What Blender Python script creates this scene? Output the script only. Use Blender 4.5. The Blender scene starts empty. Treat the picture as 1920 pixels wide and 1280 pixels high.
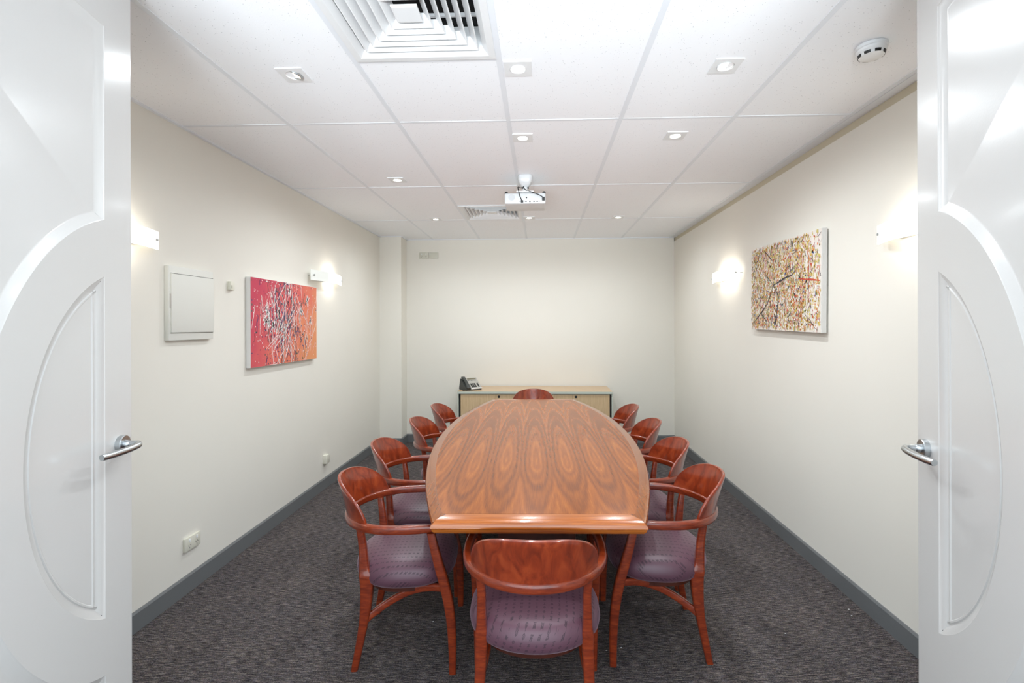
import bpy, bmesh, math, random
from mathutils import Vector, Matrix
R = math.radians
sc = bpy.context.scene
C = sc.collection

# ------------------------------------------------------------------ camera
H_CAM = 1.4916
CEIL = 2.591
F_PX, YAW, ROLL = 898.17, 0.0355, 0.0027
cam_d = bpy.data.cameras.new('camera'); cam = bpy.data.objects.new('camera', cam_d); C.objects.link(cam)
r = Vector((math.cos(YAW), math.sin(YAW), 0)); up = Vector((0, 0, 1)); fw = Vector((-math.sin(YAW), math.cos(YAW), 0))
rr = r*math.cos(ROLL) - up*math.sin(ROLL); uu = r*math.sin(ROLL) + up*math.cos(ROLL)
cam.matrix_world = Matrix(((rr.x, uu.x, -fw.x, 0), (rr.y, uu.y, -fw.y, 0), (rr.z, uu.z, -fw.z, H_CAM), (0, 0, 0, 1)))
cam_d.sensor_width = 36; cam_d.lens = F_PX*36/1920
cam_d.shift_x = -20.46/1920; cam_d.shift_y = -30.63/1920
cam_d.clip_start = 0.05
sc.camera = cam

# ------------------------------------------------------------------ light
w = bpy.data.worlds.new('world'); sc.world = w; w.use_nodes = True
w.node_tree.nodes['Background'].inputs[0].default_value = (0.80, 0.91, 1.0, 1)
w.node_tree.nodes['Background'].inputs[1].default_value = 1.9
sc.view_settings.view_transform = 'Standard'; sc.view_settings.look = 'None'
sc.view_settings.gamma = 1.0; sc.view_settings.use_curve_mapping = False
sc.view_settings.exposure = 0.54
def area(name, loc, rot, sx, sy, e, col=(1, 1, 1)):
    l = bpy.data.lights.new(name, 'AREA'); l.shape = 'RECTANGLE'; l.size = sx; l.size_y = sy; l.energy = e; l.color = col
    o = bpy.data.objects.new(name, l); C.objects.link(o); o.location = loc; o.rotation_euler = rot
    return o
# unseen fill light added outside the doorway to even out the room's brightness
area('doorway_fill', (-0.1, -0.9, 2.5), (R(50), 0, 0), 2.2, 1.2, 8, (0.93, 0.97, 1.0))
# wide fill lamp added low behind the camera, aimed up to lift the ceiling
fl = area('upward_fill', (-0.05, -2.60, 0.75), (R(121), 0, 0), 2.4, 0.8, 39, (0.88, 0.95, 1.0)); fl.data.spread = R(62)
DOWN_E, DOWN_COL = 14, (0.89, 0.955, 1.0)
SCONCE_E, SCONCE_COL = 0.32, (1.0, 0.93, 0.84)

# ------------------------------------------------------------------ materials
def lin(c):
    return tuple(((v/255)/12.92 if v/255 <= .04045 else ((v/255+.055)/1.055)**2.4) for v in c) + (1,)
def mat(name, col, rough=.5, metal=0, coat=0, coat_r=.1, spec=.5, emit=None, estr=0, trans=0):
    m = bpy.data.materials.new(name); m.use_nodes = True
    b = m.node_tree.nodes['Principled BSDF']
    b.inputs['Base Color'].default_value = lin(col); b.inputs['Roughness'].default_value = rough
    b.inputs['Metallic'].default_value = metal; b.inputs['Coat Weight'].default_value = coat
    b.inputs['Coat Roughness'].default_value = coat_r; b.inputs['Specular IOR Level'].default_value = spec
    if emit: b.inputs['Emission Color'].default_value = lin(emit); b.inputs['Emission Strength'].default_value = estr
    return m
class NT:
    def __init__(s, m): s.t = m.node_tree; s.b = s.t.nodes['Principled BSDF']
    def n(s, kind, **kw):
        nd = s.t.nodes.new(kind)
        for k, v in kw.items():
            if k.startswith('i_'): nd.inputs[k[2:].replace('_', ' ')].default_value = v
            else: setattr(nd, k, v)
        return nd
    def l(s, a, b): s.t.links.new(a, b)
    def math(s, op, a, b=None, c=None, clamp=False):
        nd = s.t.nodes.new('ShaderNodeMath'); nd.operation = op; nd.use_clamp = clamp
        for i, v in enumerate((a, b, c)):
            if v is None: continue
            if isinstance(v, (int, float)): nd.inputs[i].default_value = v
            else: s.l(v, nd.inputs[i])
        return nd.outputs[0]
    def coords(s, scale=(1, 1, 1), kind='Object'):
        tc = s.n('ShaderNodeTexCoord'); mp = s.n('ShaderNodeMapping'); mp.inputs['Scale'].default_value = scale
        s.l(tc.outputs[kind], mp.inputs['Vector']); return mp.outputs[0]
    def noise(s, vec, scale, detail=2, rough=.5, dist=0):
        nd = s.n('ShaderNodeTexNoise'); nd.inputs['Scale'].default_value = scale; nd.inputs['Detail'].default_value = detail
        nd.inputs['Roughness'].default_value = rough; nd.inputs['Distortion'].default_value = dist
        if vec is not None: s.l(vec, nd.inputs['Vector'])
        return nd.outputs[0]
    def ramp(s, fac, stops):
        nd = s.n('ShaderNodeValToRGB'); cr = nd.color_ramp
        while len(cr.elements) < len(stops): cr.elements.new(.5)
        for e, (p, c) in zip(cr.elements, stops): e.position = p; e.color = lin(c)
        s.l(fac, nd.inputs[0]); return nd.outputs[0]
    def bump(s, h, strength, dist):
        nd = s.n('ShaderNodeBump'); nd.inputs['Strength'].default_value = strength; nd.inputs['Distance'].default_value = dist
        s.l(h, nd.inputs['Height']); s.l(nd.outputs[0], s.b.inputs['Normal'])
    def mix(s, fac, a, b, mode='MIX'):
        nd = s.n('ShaderNodeMix', data_type='RGBA', blend_type=mode)
        for sock, v in ((nd.inputs[0], fac), (nd.inputs[6], a), (nd.inputs[7], b)):
            if isinstance(v, (int, float)): sock.default_value = v
            elif isinstance(v, tuple): sock.default_value = v
            else: s.l(v, sock)
        return nd.outputs[2]
M = {}
def paint(name, col, rough=.6, bump=.06):
    m = mat(name, col, rough, spec=.3); t = NT(m); co = t.coords()
    n1 = t.noise(co, 260, 3); n2 = t.noise(co, 2.0, 2)
    t.l(t.ramp(n2, [(0.3, tuple(c-2 for c in col)), (.7, col)]), t.b.inputs['Base Color'])
    t.bump(n1, bump, .002); return m
M['wall'] = paint('wall_paint', (234, 230, 220))
M['wall_back'] = paint('back_wall_paint', (231, 227, 217))
M['groove'] = mat('groove_beige', (206, 196, 172), .7)
M['skirt'] = mat('skirting_grey', (110, 112, 113), .42)
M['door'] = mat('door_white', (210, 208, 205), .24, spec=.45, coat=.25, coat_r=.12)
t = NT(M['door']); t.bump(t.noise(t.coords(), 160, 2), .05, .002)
M['frame'] = mat('jamb_white', (228, 228, 226), .4)
M['tbar'] = mat('grid_white', (234, 238, 243), .45)
M['dark'] = mat('dark_void', (22, 23, 24), .8)
M['white_metal'] = mat('white_metal', (233, 235, 236), .35)
M['steel'] = mat('brushed_steel', (188, 192, 194), .28, metal=1)
M['black'] = mat('black_plastic', (24, 25, 25), .4)
M['plastic'] = mat('cream_plastic', (226, 223, 208), .35)
M['plastic_aged'] = mat('aged_plastic', (206, 204, 190), .4)
M['plastic_white'] = mat('white_plastic', (236, 237, 237), .3)
M['projector_shell'] = mat('projector_shell', (214, 216, 217), .35)
M['box_plastic'] = mat('switchboard_cream', (226, 225, 217), .45)
M['canvas_side'] = mat('canvas_white', (228, 226, 222), .8)
# ceiling tile
m = mat('ceiling_tile', (250, 252, 255), .85, spec=.2); t = NT(m); co = t.coords()
v = t.n('ShaderNodeTexVoronoi'); v.inputs['Scale'].default_value = 90; t.l(co, v.inputs['Vector'])
n = t.noise(co, 60, 2)
pit = t.math('MULTIPLY', t.math('LESS_THAN', v.outputs['Distance'], .16), t.math('GREATER_THAN', n, .52))
t.l(t.mix(pit, lin((250, 252, 255)), lin((206, 209, 212))), t.b.inputs['Base Color'])
t.bump(t.noise(co, 200, 2), .15, .002); M['tile'] = m
# carpet
m = mat('carpet_loop', (70, 67, 68), .95, spec=.1); t = NT(m)
co = t.coords((1, 1, 1)); cx = t.coords((.35, 1, 1))
rows = t.noise(t.coords((.10, 1, 1)), 230, 1)
loops = t.noise(t.coords((.6, 1, 1)), 260, 2, .6)
fle = t.n('ShaderNodeTexVoronoi'); fle.inputs['Scale'].default_value = 210; t.l(t.coords((.5, 1, 1)), fle.inputs['Vector'])
sep = t.n('ShaderNodeSeparateColor'); t.l(fle.outputs['Color'], sep.inputs[0])
base = t.ramp(t.math('ADD', t.math('MULTIPLY', rows, .5), t.math('MULTIPLY', loops, .5)), [(.36, (40, 39, 41)), (.5, (88, 84, 84)), (.64, (152, 145, 140))])
tint = t.ramp(sep.outputs[0], [(0, (168, 96, 96)), (.25, (84, 92, 150)), (.5, (140, 140, 132)), (.75, (160, 142, 92)), (1, (92, 80, 116))])
colr = t.mix(.55, base, t.mix(1.0, base, t.mix(.5, tint, (.5, .5, .5, 1)), 'OVERLAY'))
big = t.noise(co, 3, 3); colr = t.mix(1.0, colr, t.ramp(big, [(.3, (235, 235, 238)), (.7, (255, 252, 250))]), 'MULTIPLY')
t.l(colr, t.b.inputs['Base Color']); t.bump(t.math('ADD', rows, loops), .6, .004); M['carpet'] = m
# chair timber
def cherry(name, stops, sc_=(1, 1, 1)):
    m = mat(name, stops[1][1], .30, coat=.8, coat_r=.10, spec=.4); t = NT(m); co = t.coords(sc_)
    a = t.noise(co, 9, 4, .6, 1.2); t.l(t.ramp(a, stops), t.b.inputs['Base Color'])
    t.l(t.math('ADD', .26, t.math('MULTIPLY', a, .12)), t.b.inputs['Roughness']); return m
M['cherry'] = cherry('cherry_timber', [(.25, (92, 29, 11)), (.5, (128, 45, 18)), (.8, (160, 68, 29))], (1.5, 1.5, 9))
M['cherry_shell'] = cherry('cherry_veneer', [(.25, (92, 28, 11)), (.5, (136, 48, 19)), (.8, (172, 74, 34))], (2.2, .7, .9))
M['tip'] = mat('leg_glide', (176, 120, 88), .5)
# seat fabric: rows of small woven signs on purple satin
m = mat('purple_satin', (112, 82, 100), .42, spec=.6); t = NT(m); co = t.coords((1, 1, 1))
s3 = t.n('ShaderNodeSeparateXYZ'); t.l(co, s3.inputs[0])
P_ = .019
gx = t.math('DIVIDE', t.math('SUBTRACT', s3.outputs[0], t.math('MULTIPLY', s3.outputs[2], .4)), P_*1.45); gy = t.math('DIVIDE', t.math('SUBTRACT', s3.outputs[1], s3.outputs[2]), P_)
fx = t.math('MULTIPLY', t.math('SUBTRACT', t.math('FRACT', gx), .5), 1.3); fy = t.math('SUBTRACT', t.math('FRACT', gy), .5)
cb = t.n('ShaderNodeCombineXYZ'); t.l(t.math('FLOOR', gx), cb.inputs[0]); t.l(t.math('FLOOR', gy), cb.inputs[1])
wn = t.n('ShaderNodeTexWhiteNoise', noise_dimensions='3D'); t.l(cb.outputs[0], wn.inputs['Vector'])
sp = t.n('ShaderNodeSeparateColor'); t.l(wn.outputs['Color'], sp.inputs[0])
ax, ay = t.math('ABSOLUTE', fx), t.math('ABSOLUTE', fy)
A = lambda a, b: t.math('MULTIPLY', a, b)
LT = lambda a, b: t.math('LESS_THAN', a, b)
vert = A(A(LT(ax, .05), LT(ay, .30)), LT(sp.outputs[0], .7))
hor = A(A(LT(t.math('ABSOLUTE', t.math('SUBTRACT', ay, .22)), .05), LT(ax, .22)), LT(sp.outputs[1], .5))
hor2 = A(A(LT(ay, .05), LT(ax, .22)), LT(sp.outputs[2], .45))
rad = t.math('SQRT', t.math('ADD', A(fx, fx), A(fy, fy)))
ring = A(LT(t.math('ABSOLUTE', t.math('SUBTRACT', rad, .19)), .045), t.math('GREATER_THAN', sp.outputs[1], .62))
dia = A(A(LT(t.math('ABSOLUTE', t.math('SUBTRACT', ax, ay)), .06), LT(ax, .24)), t.math('GREATER_THAN', sp.outputs[0], .6))
gl = t.math('MINIMUM', t.math('ADD', t.math('ADD', vert, hor), t.math('ADD', hor2, t.math('ADD', ring, dia))), 1.0)
t.l(t.mix(A(gl, .75), lin((94, 61, 74)), lin((48, 28, 41))), t.b.inputs['Base Color'])
t.l(t.math('ADD', .40, A(gl, .2)), t.b.inputs['Roughness'])
t.b.inputs['Sheen Weight'].default_value = .35; t.b.inputs['Sheen Roughness'].default_value = .4
t.b.inputs['Sheen Tint'].default_value = lin((214, 190, 206)); M['fabric'] = m
# table veneer: book-matched crown-cut leaves
m = mat('table_veneer', (178, 112, 74), .26, coat=.10, coat_r=.08, spec=.28); t = NT(m); co = t.coords()
s3 = t.n('ShaderNodeSeparateXYZ'); t.l(co, s3.inputs[0])
big = t.noise(t.coords((1, .35, 1)), 5, 3, .5); wob = t.noise(t.coords((1, .12, 1)), 22, 4, .6)
xs = t.math('ADD', t.math('DIVIDE', s3.outputs[0], .166), .5)
fr = t.math('SUBTRACT', t.math('FRACT', xs), .5)
u_ = A(fr, .166/.034)
yy = t.math('ADD', t.math('ADD', s3.outputs[1], .72), A(t.math('SUBTRACT', big, .5), .5))
v_ = t.math('DIVIDE', yy, t.math('ADD', .27, t.math('MULTIPLY', t.math('GREATER_THAN', yy, 0), .33)))
dd = t.math('SQRT', t.math('ADD', A(u_, u_), A(v_, v_)))
dd = t.math('ADD', dd, A(wob, .3))
rg = t.math('ADD', A(t.math('SINE', A(dd, 9.0)), .5), .5)
rg2 = t.math('ADD', A(t.math('SINE', A(dd, 2.3)), .5), .5)
fine = t.noise(t.coords((1, .03, 1)), 260, 3, .6)
f_ = t.math('ADD', t.math('ADD', A(rg, .18), A(rg2, .20)), A(fine, .62))
vc = t.ramp(f_, [(.15, (96, 46, 14)), (.42, (136, 70, 20)), (.66, (160, 86, 27)), (.9, (198, 124, 48))])
t.l(vc, t.b.inputs['Base Color']); M['veneer'] = m
m = mat('table_edge_timber', (196, 116, 66), .22, coat=.6, coat_r=.06); t = NT(m)
t.l(t.ramp(t.noise(t.coords((.05, 1, 1)), 160, 3), [(.3, (158, 80, 24)), (.7, (190, 108, 38))]), t.b.inputs['Base Color']); M['edge'] = m
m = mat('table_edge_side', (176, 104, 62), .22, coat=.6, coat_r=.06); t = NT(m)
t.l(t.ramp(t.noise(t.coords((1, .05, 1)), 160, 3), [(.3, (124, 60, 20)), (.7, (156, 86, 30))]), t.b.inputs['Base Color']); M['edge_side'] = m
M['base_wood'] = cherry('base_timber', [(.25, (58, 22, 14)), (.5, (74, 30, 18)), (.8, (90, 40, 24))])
# cabinet
m = mat('maple_laminate', (212, 184, 146), .38); t = NT(m)
t.l(t.ramp(t.noise(t.coords((14, 14, .9)), 9, 4, .6), [(.3, (200, 172, 132)), (.7, (218, 192, 154))]), t.b.inputs['Base Color']); M['maple'] = m
m = mat('maple_top', (205, 176, 138), .3); t = NT(m)
t.l(t.ramp(t.noise(t.coords((.9, 14, 14)), 9, 4, .6), [(.3, (192, 160, 122)), (.7, (208, 180, 144))]), t.b.inputs['Base Color']); M['maple_top'] = m
M['edge_grey'] = mat('edge_strip_grey', (196, 204, 192), .4)
M['grey_phone'] = mat('phone_silver', (176, 172, 164), .4)
M['phone_dark'] = mat('phone_charcoal', (62, 64, 62), .45)
M['lcd'] = mat('phone_display', (120, 114, 92), .2)
# lamps
M['lamp'] = mat('lamp_face', (255, 250, 240), .4, emit=(255, 244, 222), estr=9)
M['lamp_dim'] = mat('lamp_face_turned', (255, 240, 220), .4, emit=(255, 232, 200), estr=3)
M['tube_lamp'] = mat('wall_lamp_tube', (255, 250, 240), .4, emit=(255, 244, 222), estr=3)
M['glass'] = mat('frosted_glass', (246, 245, 240), .25, emit=(255, 250, 238), estr=.95)
m = mat('frosted_glass_part_lit', (226, 230, 226), .25); t = NT(m)
s3 = t.n('ShaderNodeSeparateXYZ'); t.l(t.coords(), s3.inputs[0])
mr = t.n('ShaderNodeMapRange'); mr.inputs['From Min'].default_value = -.10; mr.inputs['From Max'].default_value = .16
mr.inputs['To Min'].default_value = .12; mr.inputs['To Max'].default_value = 1.0; t.l(s3.outputs[0], mr.inputs[0])
t.b.inputs['Emission Color'].default_value = lin((255, 250, 238)); t.l(mr.outputs[0], t.b.inputs['Emission Strength']); M['glass_part'] = m

# ------------------------------------------------------------------ mesh helpers
def obj(name, bm, m, parent=None, smooth=False, loc=None):
    me = bpy.data.meshes.new(name); bmesh.ops.recalc_face_normals(bm, faces=bm.faces); bm.to_mesh(me); bm.free()
    for x in (m if isinstance(m, (list, tuple)) else [m]): me.materials.append(x)
    if smooth:
        for p in me.polygons: p.use_smooth = True
        if smooth != 'all':
            me.set_sharp_from_angle(angle=R(smooth if isinstance(smooth, (int, float)) and smooth is not True else 38))
    o = bpy.data.objects.new(name, me); C.objects.link(o)
    if parent: o.parent = parent
    if loc: o.location = loc
    return o
def tag(o, label, cat, group=None):
    o['label'] = label; o['category'] = cat
    if group: o['group'] = group
    return o
def thing(name, label, cat, loc=(0, 0, 0), rotz=0, group=None):
    o = bpy.data.objects.new(name, None); C.objects.link(o); o.location = loc; o.rotation_euler = (0, 0, rotz)
    o.empty_display_size = .1
    return tag(o, label, cat, group)
def struct(o):
    o['kind'] = 'structure'; return o
def dup(root, loc, rotz, label, group=None):
    r_ = root.copy(); C.objects.link(r_); r_.location = loc; r_.rotation_euler = (0, 0, rotz); r_['label'] = label
    if group: r_['group'] = group
    for ch in list(root.children):
        c = ch.copy(); C.objects.link(c); c.parent = r_
        for g in ch.children:
            d = g.copy(); C.objects.link(d); d.parent = c
    return r_
def box(bm, c, s, bev=0, rot=None, seg=2, mi=0):
    g = bmesh.ops.create_cube(bm, size=1)
    vs = g['verts']
    for v in vs: v.co = Vector((v.co.x*s[0], v.co.y*s[1], v.co.z*s[2]))
    fs = set(f for v in vs for f in v.link_faces)
    if bev:
        es = list(set(e for v in vs for e in v.link_edges))
        b = bmesh.ops.bevel(bm, geom=es, offset=bev, segments=seg, affect='EDGES', profile=.5)
        vs = list(set(v for f in b['faces'] for v in f.verts) | set(v for v in vs if v.is_valid))
        fs = set(f for v in vs for f in v.link_faces)
    for f in fs: f.material_index = mi
    for v in vs:
        co = v.co
        if rot is not None: co = rot @ co
        v.co = co + Vector(c)
    return vs
def B(s, bev=0, c=(0, 0, 0), **k):
    bm = bmesh.new(); box(bm, c, s, bev, **k); return bm
def bb(x0, x1, y0, y1, z0, z1, bev=0):
    return B((x1-x0, y1-y0, z1-z0), bev, ((x0+x1)/2, (y0+y1)/2, (z0+z1)/2))
def loft(bm, rings, cap=True, closed=False, mi=0):
    vr = [[bm.verts.new(p) for p in ring] for ring in rings]
    n_ = len(vr[0]); rng = len(vr) if closed else len(vr)-1
    for i in range(rng):
        a, b = vr[i], vr[(i+1) % len(vr)]
        for j in range(n_):
            f = bm.faces.new((a[j], a[(j+1) % n_], b[(j+1) % n_], b[j])); f.material_index = mi
    if cap and not closed:
        bm.faces.new(vr[0][::-1]).material_index = mi; bm.faces.new(vr[-1]).material_index = mi
    return vr
def lathe(bm, prof, n_=32, axis='Z', c=(0, 0, 0), cap=True, mi=0):
    rings = []
    for rad_, h in prof:
        ring = []
        for i in range(n_):
            a = 2*math.pi*i/n_; x, y = rad_*math.cos(a), rad_*math.sin(a)
            p = (x, y, h) if axis == 'Z' else ((h, x, y) if axis == 'X' else (x, h, y))
            ring.append(Vector(p)+Vector(c))
        rings.append(ring)
    return loft(bm, rings, cap, mi=mi)
def tube(bm, pts, rad_, n_=10, mi=0):
    pts = [Vector(p) for p in pts]; rings = []
    for i, p in enumerate(pts):
        tg = (pts[min(i+1, len(pts)-1)]-pts[max(i-1, 0)]).normalized()
        ref = Vector((0, 0, 1)) if abs(tg.z) < .9 else Vector((0, 1, 0))
        a = tg.cross(ref).normalized(); b = tg.cross(a).normalized()
        rr_ = rad_[i] if isinstance(rad_, (list, tuple)) else rad_
        rings.append([p+a*rr_*math.cos(2*math.pi*k/n_)+b*rr_*math.sin(2*math.pi*k/n_) for k in range(n_)])
    return loft(bm, rings, mi=mi)
def cr(pts, sub=6):
    """Catmull-Rom through tuples of any length"""
    P = [tuple(p) for p in pts]; P = [tuple(2*a-b for a, b in zip(P[0], P[1]))]+P+[tuple(2*a-b for a, b in zip(P[-1], P[-2]))]
    out = []
    for i in range(1, len(P)-2):
        for k in range(sub):
            q = k/sub
            out.append(tuple(.5*(2*b+(c-a)*q+(2*a-5*b+4*c-d)*q*q+(-a+3*b-3*c+d)*q**3) for a, b, c, d in zip(P[i-1], P[i], P[i+1], P[i+2])))
    out.append(P[-2]); return out
def rrect(w_, d_, rd, n_=3):
    pts = []
    for sx, sy, a0 in ((1, 1, 0), (-1, 1, 90), (-1, -1, 180), (1, -1, 270)):
        for k in range(n_+1):
            a = R(a0+90*k/n_); pts.append((sx*(w_/2-rd)+rd*math.cos(a), sy*(d_/2-rd)+rd*math.sin(a)))
    return pts

# ------------------------------------------------------------------ room shell
XL, XR, YB, YF = -1.981, 1.692, 6.101, 0.50
XP, YP = -1.712, 5.862
struct(obj('floor', bb(XL-.15, XR+.15, YF-2.4, YB+.15, -.08, 0), M['carpet']))
# ceiling: lay-in tiles between the grid bars
GX, GY = -.1665, 2.5757
xs_ = [XL]+[GX+.6*i for i in range(-3, 4) if XL+.03 < GX+.6*i < XR-.03]+[XR]
ys_ = [YF]+[GY+1.2*j for j in range(-1, 3)]+[YB]
D1 = (GX-.6, GX, GY-1.2, GY-.6); D2 = (GX-.6, GX, GY+1.8, GY+2.4)
random.seed(3)
bm = bmesh.new()
for i in range(len(xs_)-1):
    for j in range(len(ys_)-1):
        x0, x1, y0, y1 = xs_[i], xs_[i+1], ys_[j], ys_[j+1]
        for D in (D1, D2):
            if abs(x0-D[0]) < .01 and y0-.01 <= D[2] < y1-.01:
                if D is D1: y0 = D[3]
                else: y1 = D[2]
        g = .0015
        box(bm, ((x0+x1)/2, (y0+y1)/2, CEIL+.009+random.uniform(-.001, .001)), (x1-x0-g, y1-y0-g, .016))
struct(obj('ceiling', bm, M['tile']))
struct(obj('ceiling_slab', bb(XL-.12, XR+.12, YF-.1, YB+.1, CEIL+.30, CEIL+.38), M['dark']))
bm = bmesh.new(); TW = .024
for x in xs_[1:-1]: box(bm, (x, (YF+YB)/2, CEIL+.0010), (TW, YB-YF, .005))
for y in ys_[1:-1]: box(bm, ((XL+XR)/2, y, CEIL+.0014), (XR-XL, TW*.8, .005))
box(bm, (GX-.3, GY-.6, CEIL+.0014), (.6, TW*.8, .005))
box(bm, (GX-.3, GY+1.8, CEIL+.0014), (.6, TW*.8, .005))
struct(obj('trim_1', bm, M['tbar']))
bm = bmesh.new()   # wall angle around the room
box(bm, (XL+.011, (YF+YP)/2, CEIL-.002), (.022, YP-YF, .008))
box(bm, (XR-.016, (YF+YB)/2, CEIL+.001), (.056, YB-YF, .006))
box(bm, ((XP+XR)/2, YB-.008, CEIL-.002), (XR-XP, .016, .008))
box(bm, ((XL+XP)/2, YP-.008, CEIL-.002), (XP-XL, .016, .008))
box(bm, (XP+.008, (YP+YB)/2, CEIL-.002), (.016, YB-YP, .008))
struct(obj('trim_2', bm, M['tbar']))
struct(obj('wall_left', bb(XL-.12, XL, YF-.12, YB+.12, 0, CEIL+.3), M['wall']))
GR = .050
bm = bb(XR, XR+.12, YF-.12, YB+.12, 0, CEIL-GR)
struct(obj('wall_right', bm, M['wall']))
struct(obj('wall_right_recess', bb(XR+.012, XR+.12, YF-.12, YB+.12, CEIL-GR, CEIL+.3), M['groove']))
struct(obj('wall_back', bb(XL, XR, YB, YB+.12, 0, CEIL+.3), M['wall_back']))
struct(obj('wall_column', bb(XL, XP, YP, YB, 0, CEIL-.001), M['wall']))
# front wall with the double doorway
OL, OR, OT = -1.118, .885, 2.55
bm = bmesh.new()
for a in ((XL, OL-.03, 0, CEIL+.3), (OR+.03, XR, 0, CEIL+.3), (OL-.03, OR+.03, OT+.03, CEIL+.3)):
    box(bm, ((a[0]+a[1])/2, YF-.06, (a[2]+a[3])/2), (a[1]-a[0], .12, a[3]-a[2]))
struct(obj('wall_front', bm, M['wall']))
bm = bmesh.new()
box(bm, (OL-.015, YF-.06, OT/2), (.03, .14, OT)); box(bm, (OR+.015, YF-.06, OT/2), (.03, .14, OT))
box(bm, ((OL+OR)/2, YF-.06, OT+.015), (OR-OL+.06, .14, .03))
struct(obj('trim_3', bm, M['frame']))
def skirt(name, x0, x1, y0, y1):
    bm = bb(x0, x1, y0, y1, 0, .1); 
    for e in [e for e in bm.edges if all(v.co.z > .09 for v in e.verts)]: pass
    struct(obj(name, bm, M['skirt']))
T_ = .012
def skirt_run(name, pts, inn):
    """skirting with a small chamfered top along pts; inn = inward normals per segment"""
    bm = bmesh.new()
    for (a, b), nrm in zip(zip(pts[:-1], pts[1:]), inn):
        a, b, nrm = Vector((*a, 0)), Vector((*b, 0)), Vector((*nrm, 0))
        prof = [(0, 0), (T_, 0), (T_, .090), (T_*.45, .100), (0, .100)]
        loft(bm, [[p+nrm*d_+Vector((0, 0, z)) for d_, z in prof] for p in (a, b)])
    struct(obj(name, bm, M['skirt']))
skirt_run('baseboard_left', [(XL, YF), (XL, YP), (XP, YP), (XP, YB)], [(1, 0), (0, -1), (1, 0)])
skirt_run('baseboard_back', [(XP, YB), (XR, YB)], [(0, -1)])
skirt_run('baseboard_right', [(XR, YB), (XR, YF)], [(-1, 0)])
bm = bmesh.new()
for x0, x1 in ((XL, OL-.03), (OR+.03, XR)): box(bm, ((x0+x1)/2, YF+.006, .05), (x1-x0, .012, .1))
struct(obj('baseboard_front', bm, M['skirt']))

# ------------------------------------------------------------------ double doors
def offset_poly(pts, d_):
    """inward offset of a counter-clockwise polygon with mitred corners"""
    n_ = len(pts); out = []
    for i in range(n_):
        p0, p1, p2 = Vector(pts[i-1]), Vector(pts[i]), Vector(pts[(i+1) % n_])
        a, b = (p1-p0).normalized(), (p2-p1).normalized()
        na, nb = Vector((-a.y, a.x)), Vector((-b.y, b.x))
        mid = (na+nb); mid.normalize(); k = min(1/max(mid.dot(na), .25), 4)
        out.append(tuple(p1+mid*d_*k))
    return out
ZC = 1.136; LW = 1.0; SE = -.12
def ell(a, b, z0, z1, n_=56):   # arc from z offset z0 to z1, s from the ellipse centred on the meeting edge
    out = []
    for i in range(n_+1):
        th0, th1 = math.asin(z0/b), math.asin(z1/b); th = th0+(th1-th0)*i/n_
        out.append((SE+a*math.cos(th), ZC+b*math.sin(th)))
    return out
zi = .526*math.sqrt(1-(.12/.40)**2); zo = .686*math.sqrt(1-(.12/.527)**2)
oval = ell(.40, .526, -zi, zi)                                   # counter-clockwise, closed by the straight edge
upper = [(.76, 1.30)]+[(.76, 2.373), (0, 2.373)]+ell(.527, .686, zo, .16, 40)[0:]
lower = [(0, .20), (.76, .20), (.76, .97)]+ell(.527, .686, -.16, -zo, 40)
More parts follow.
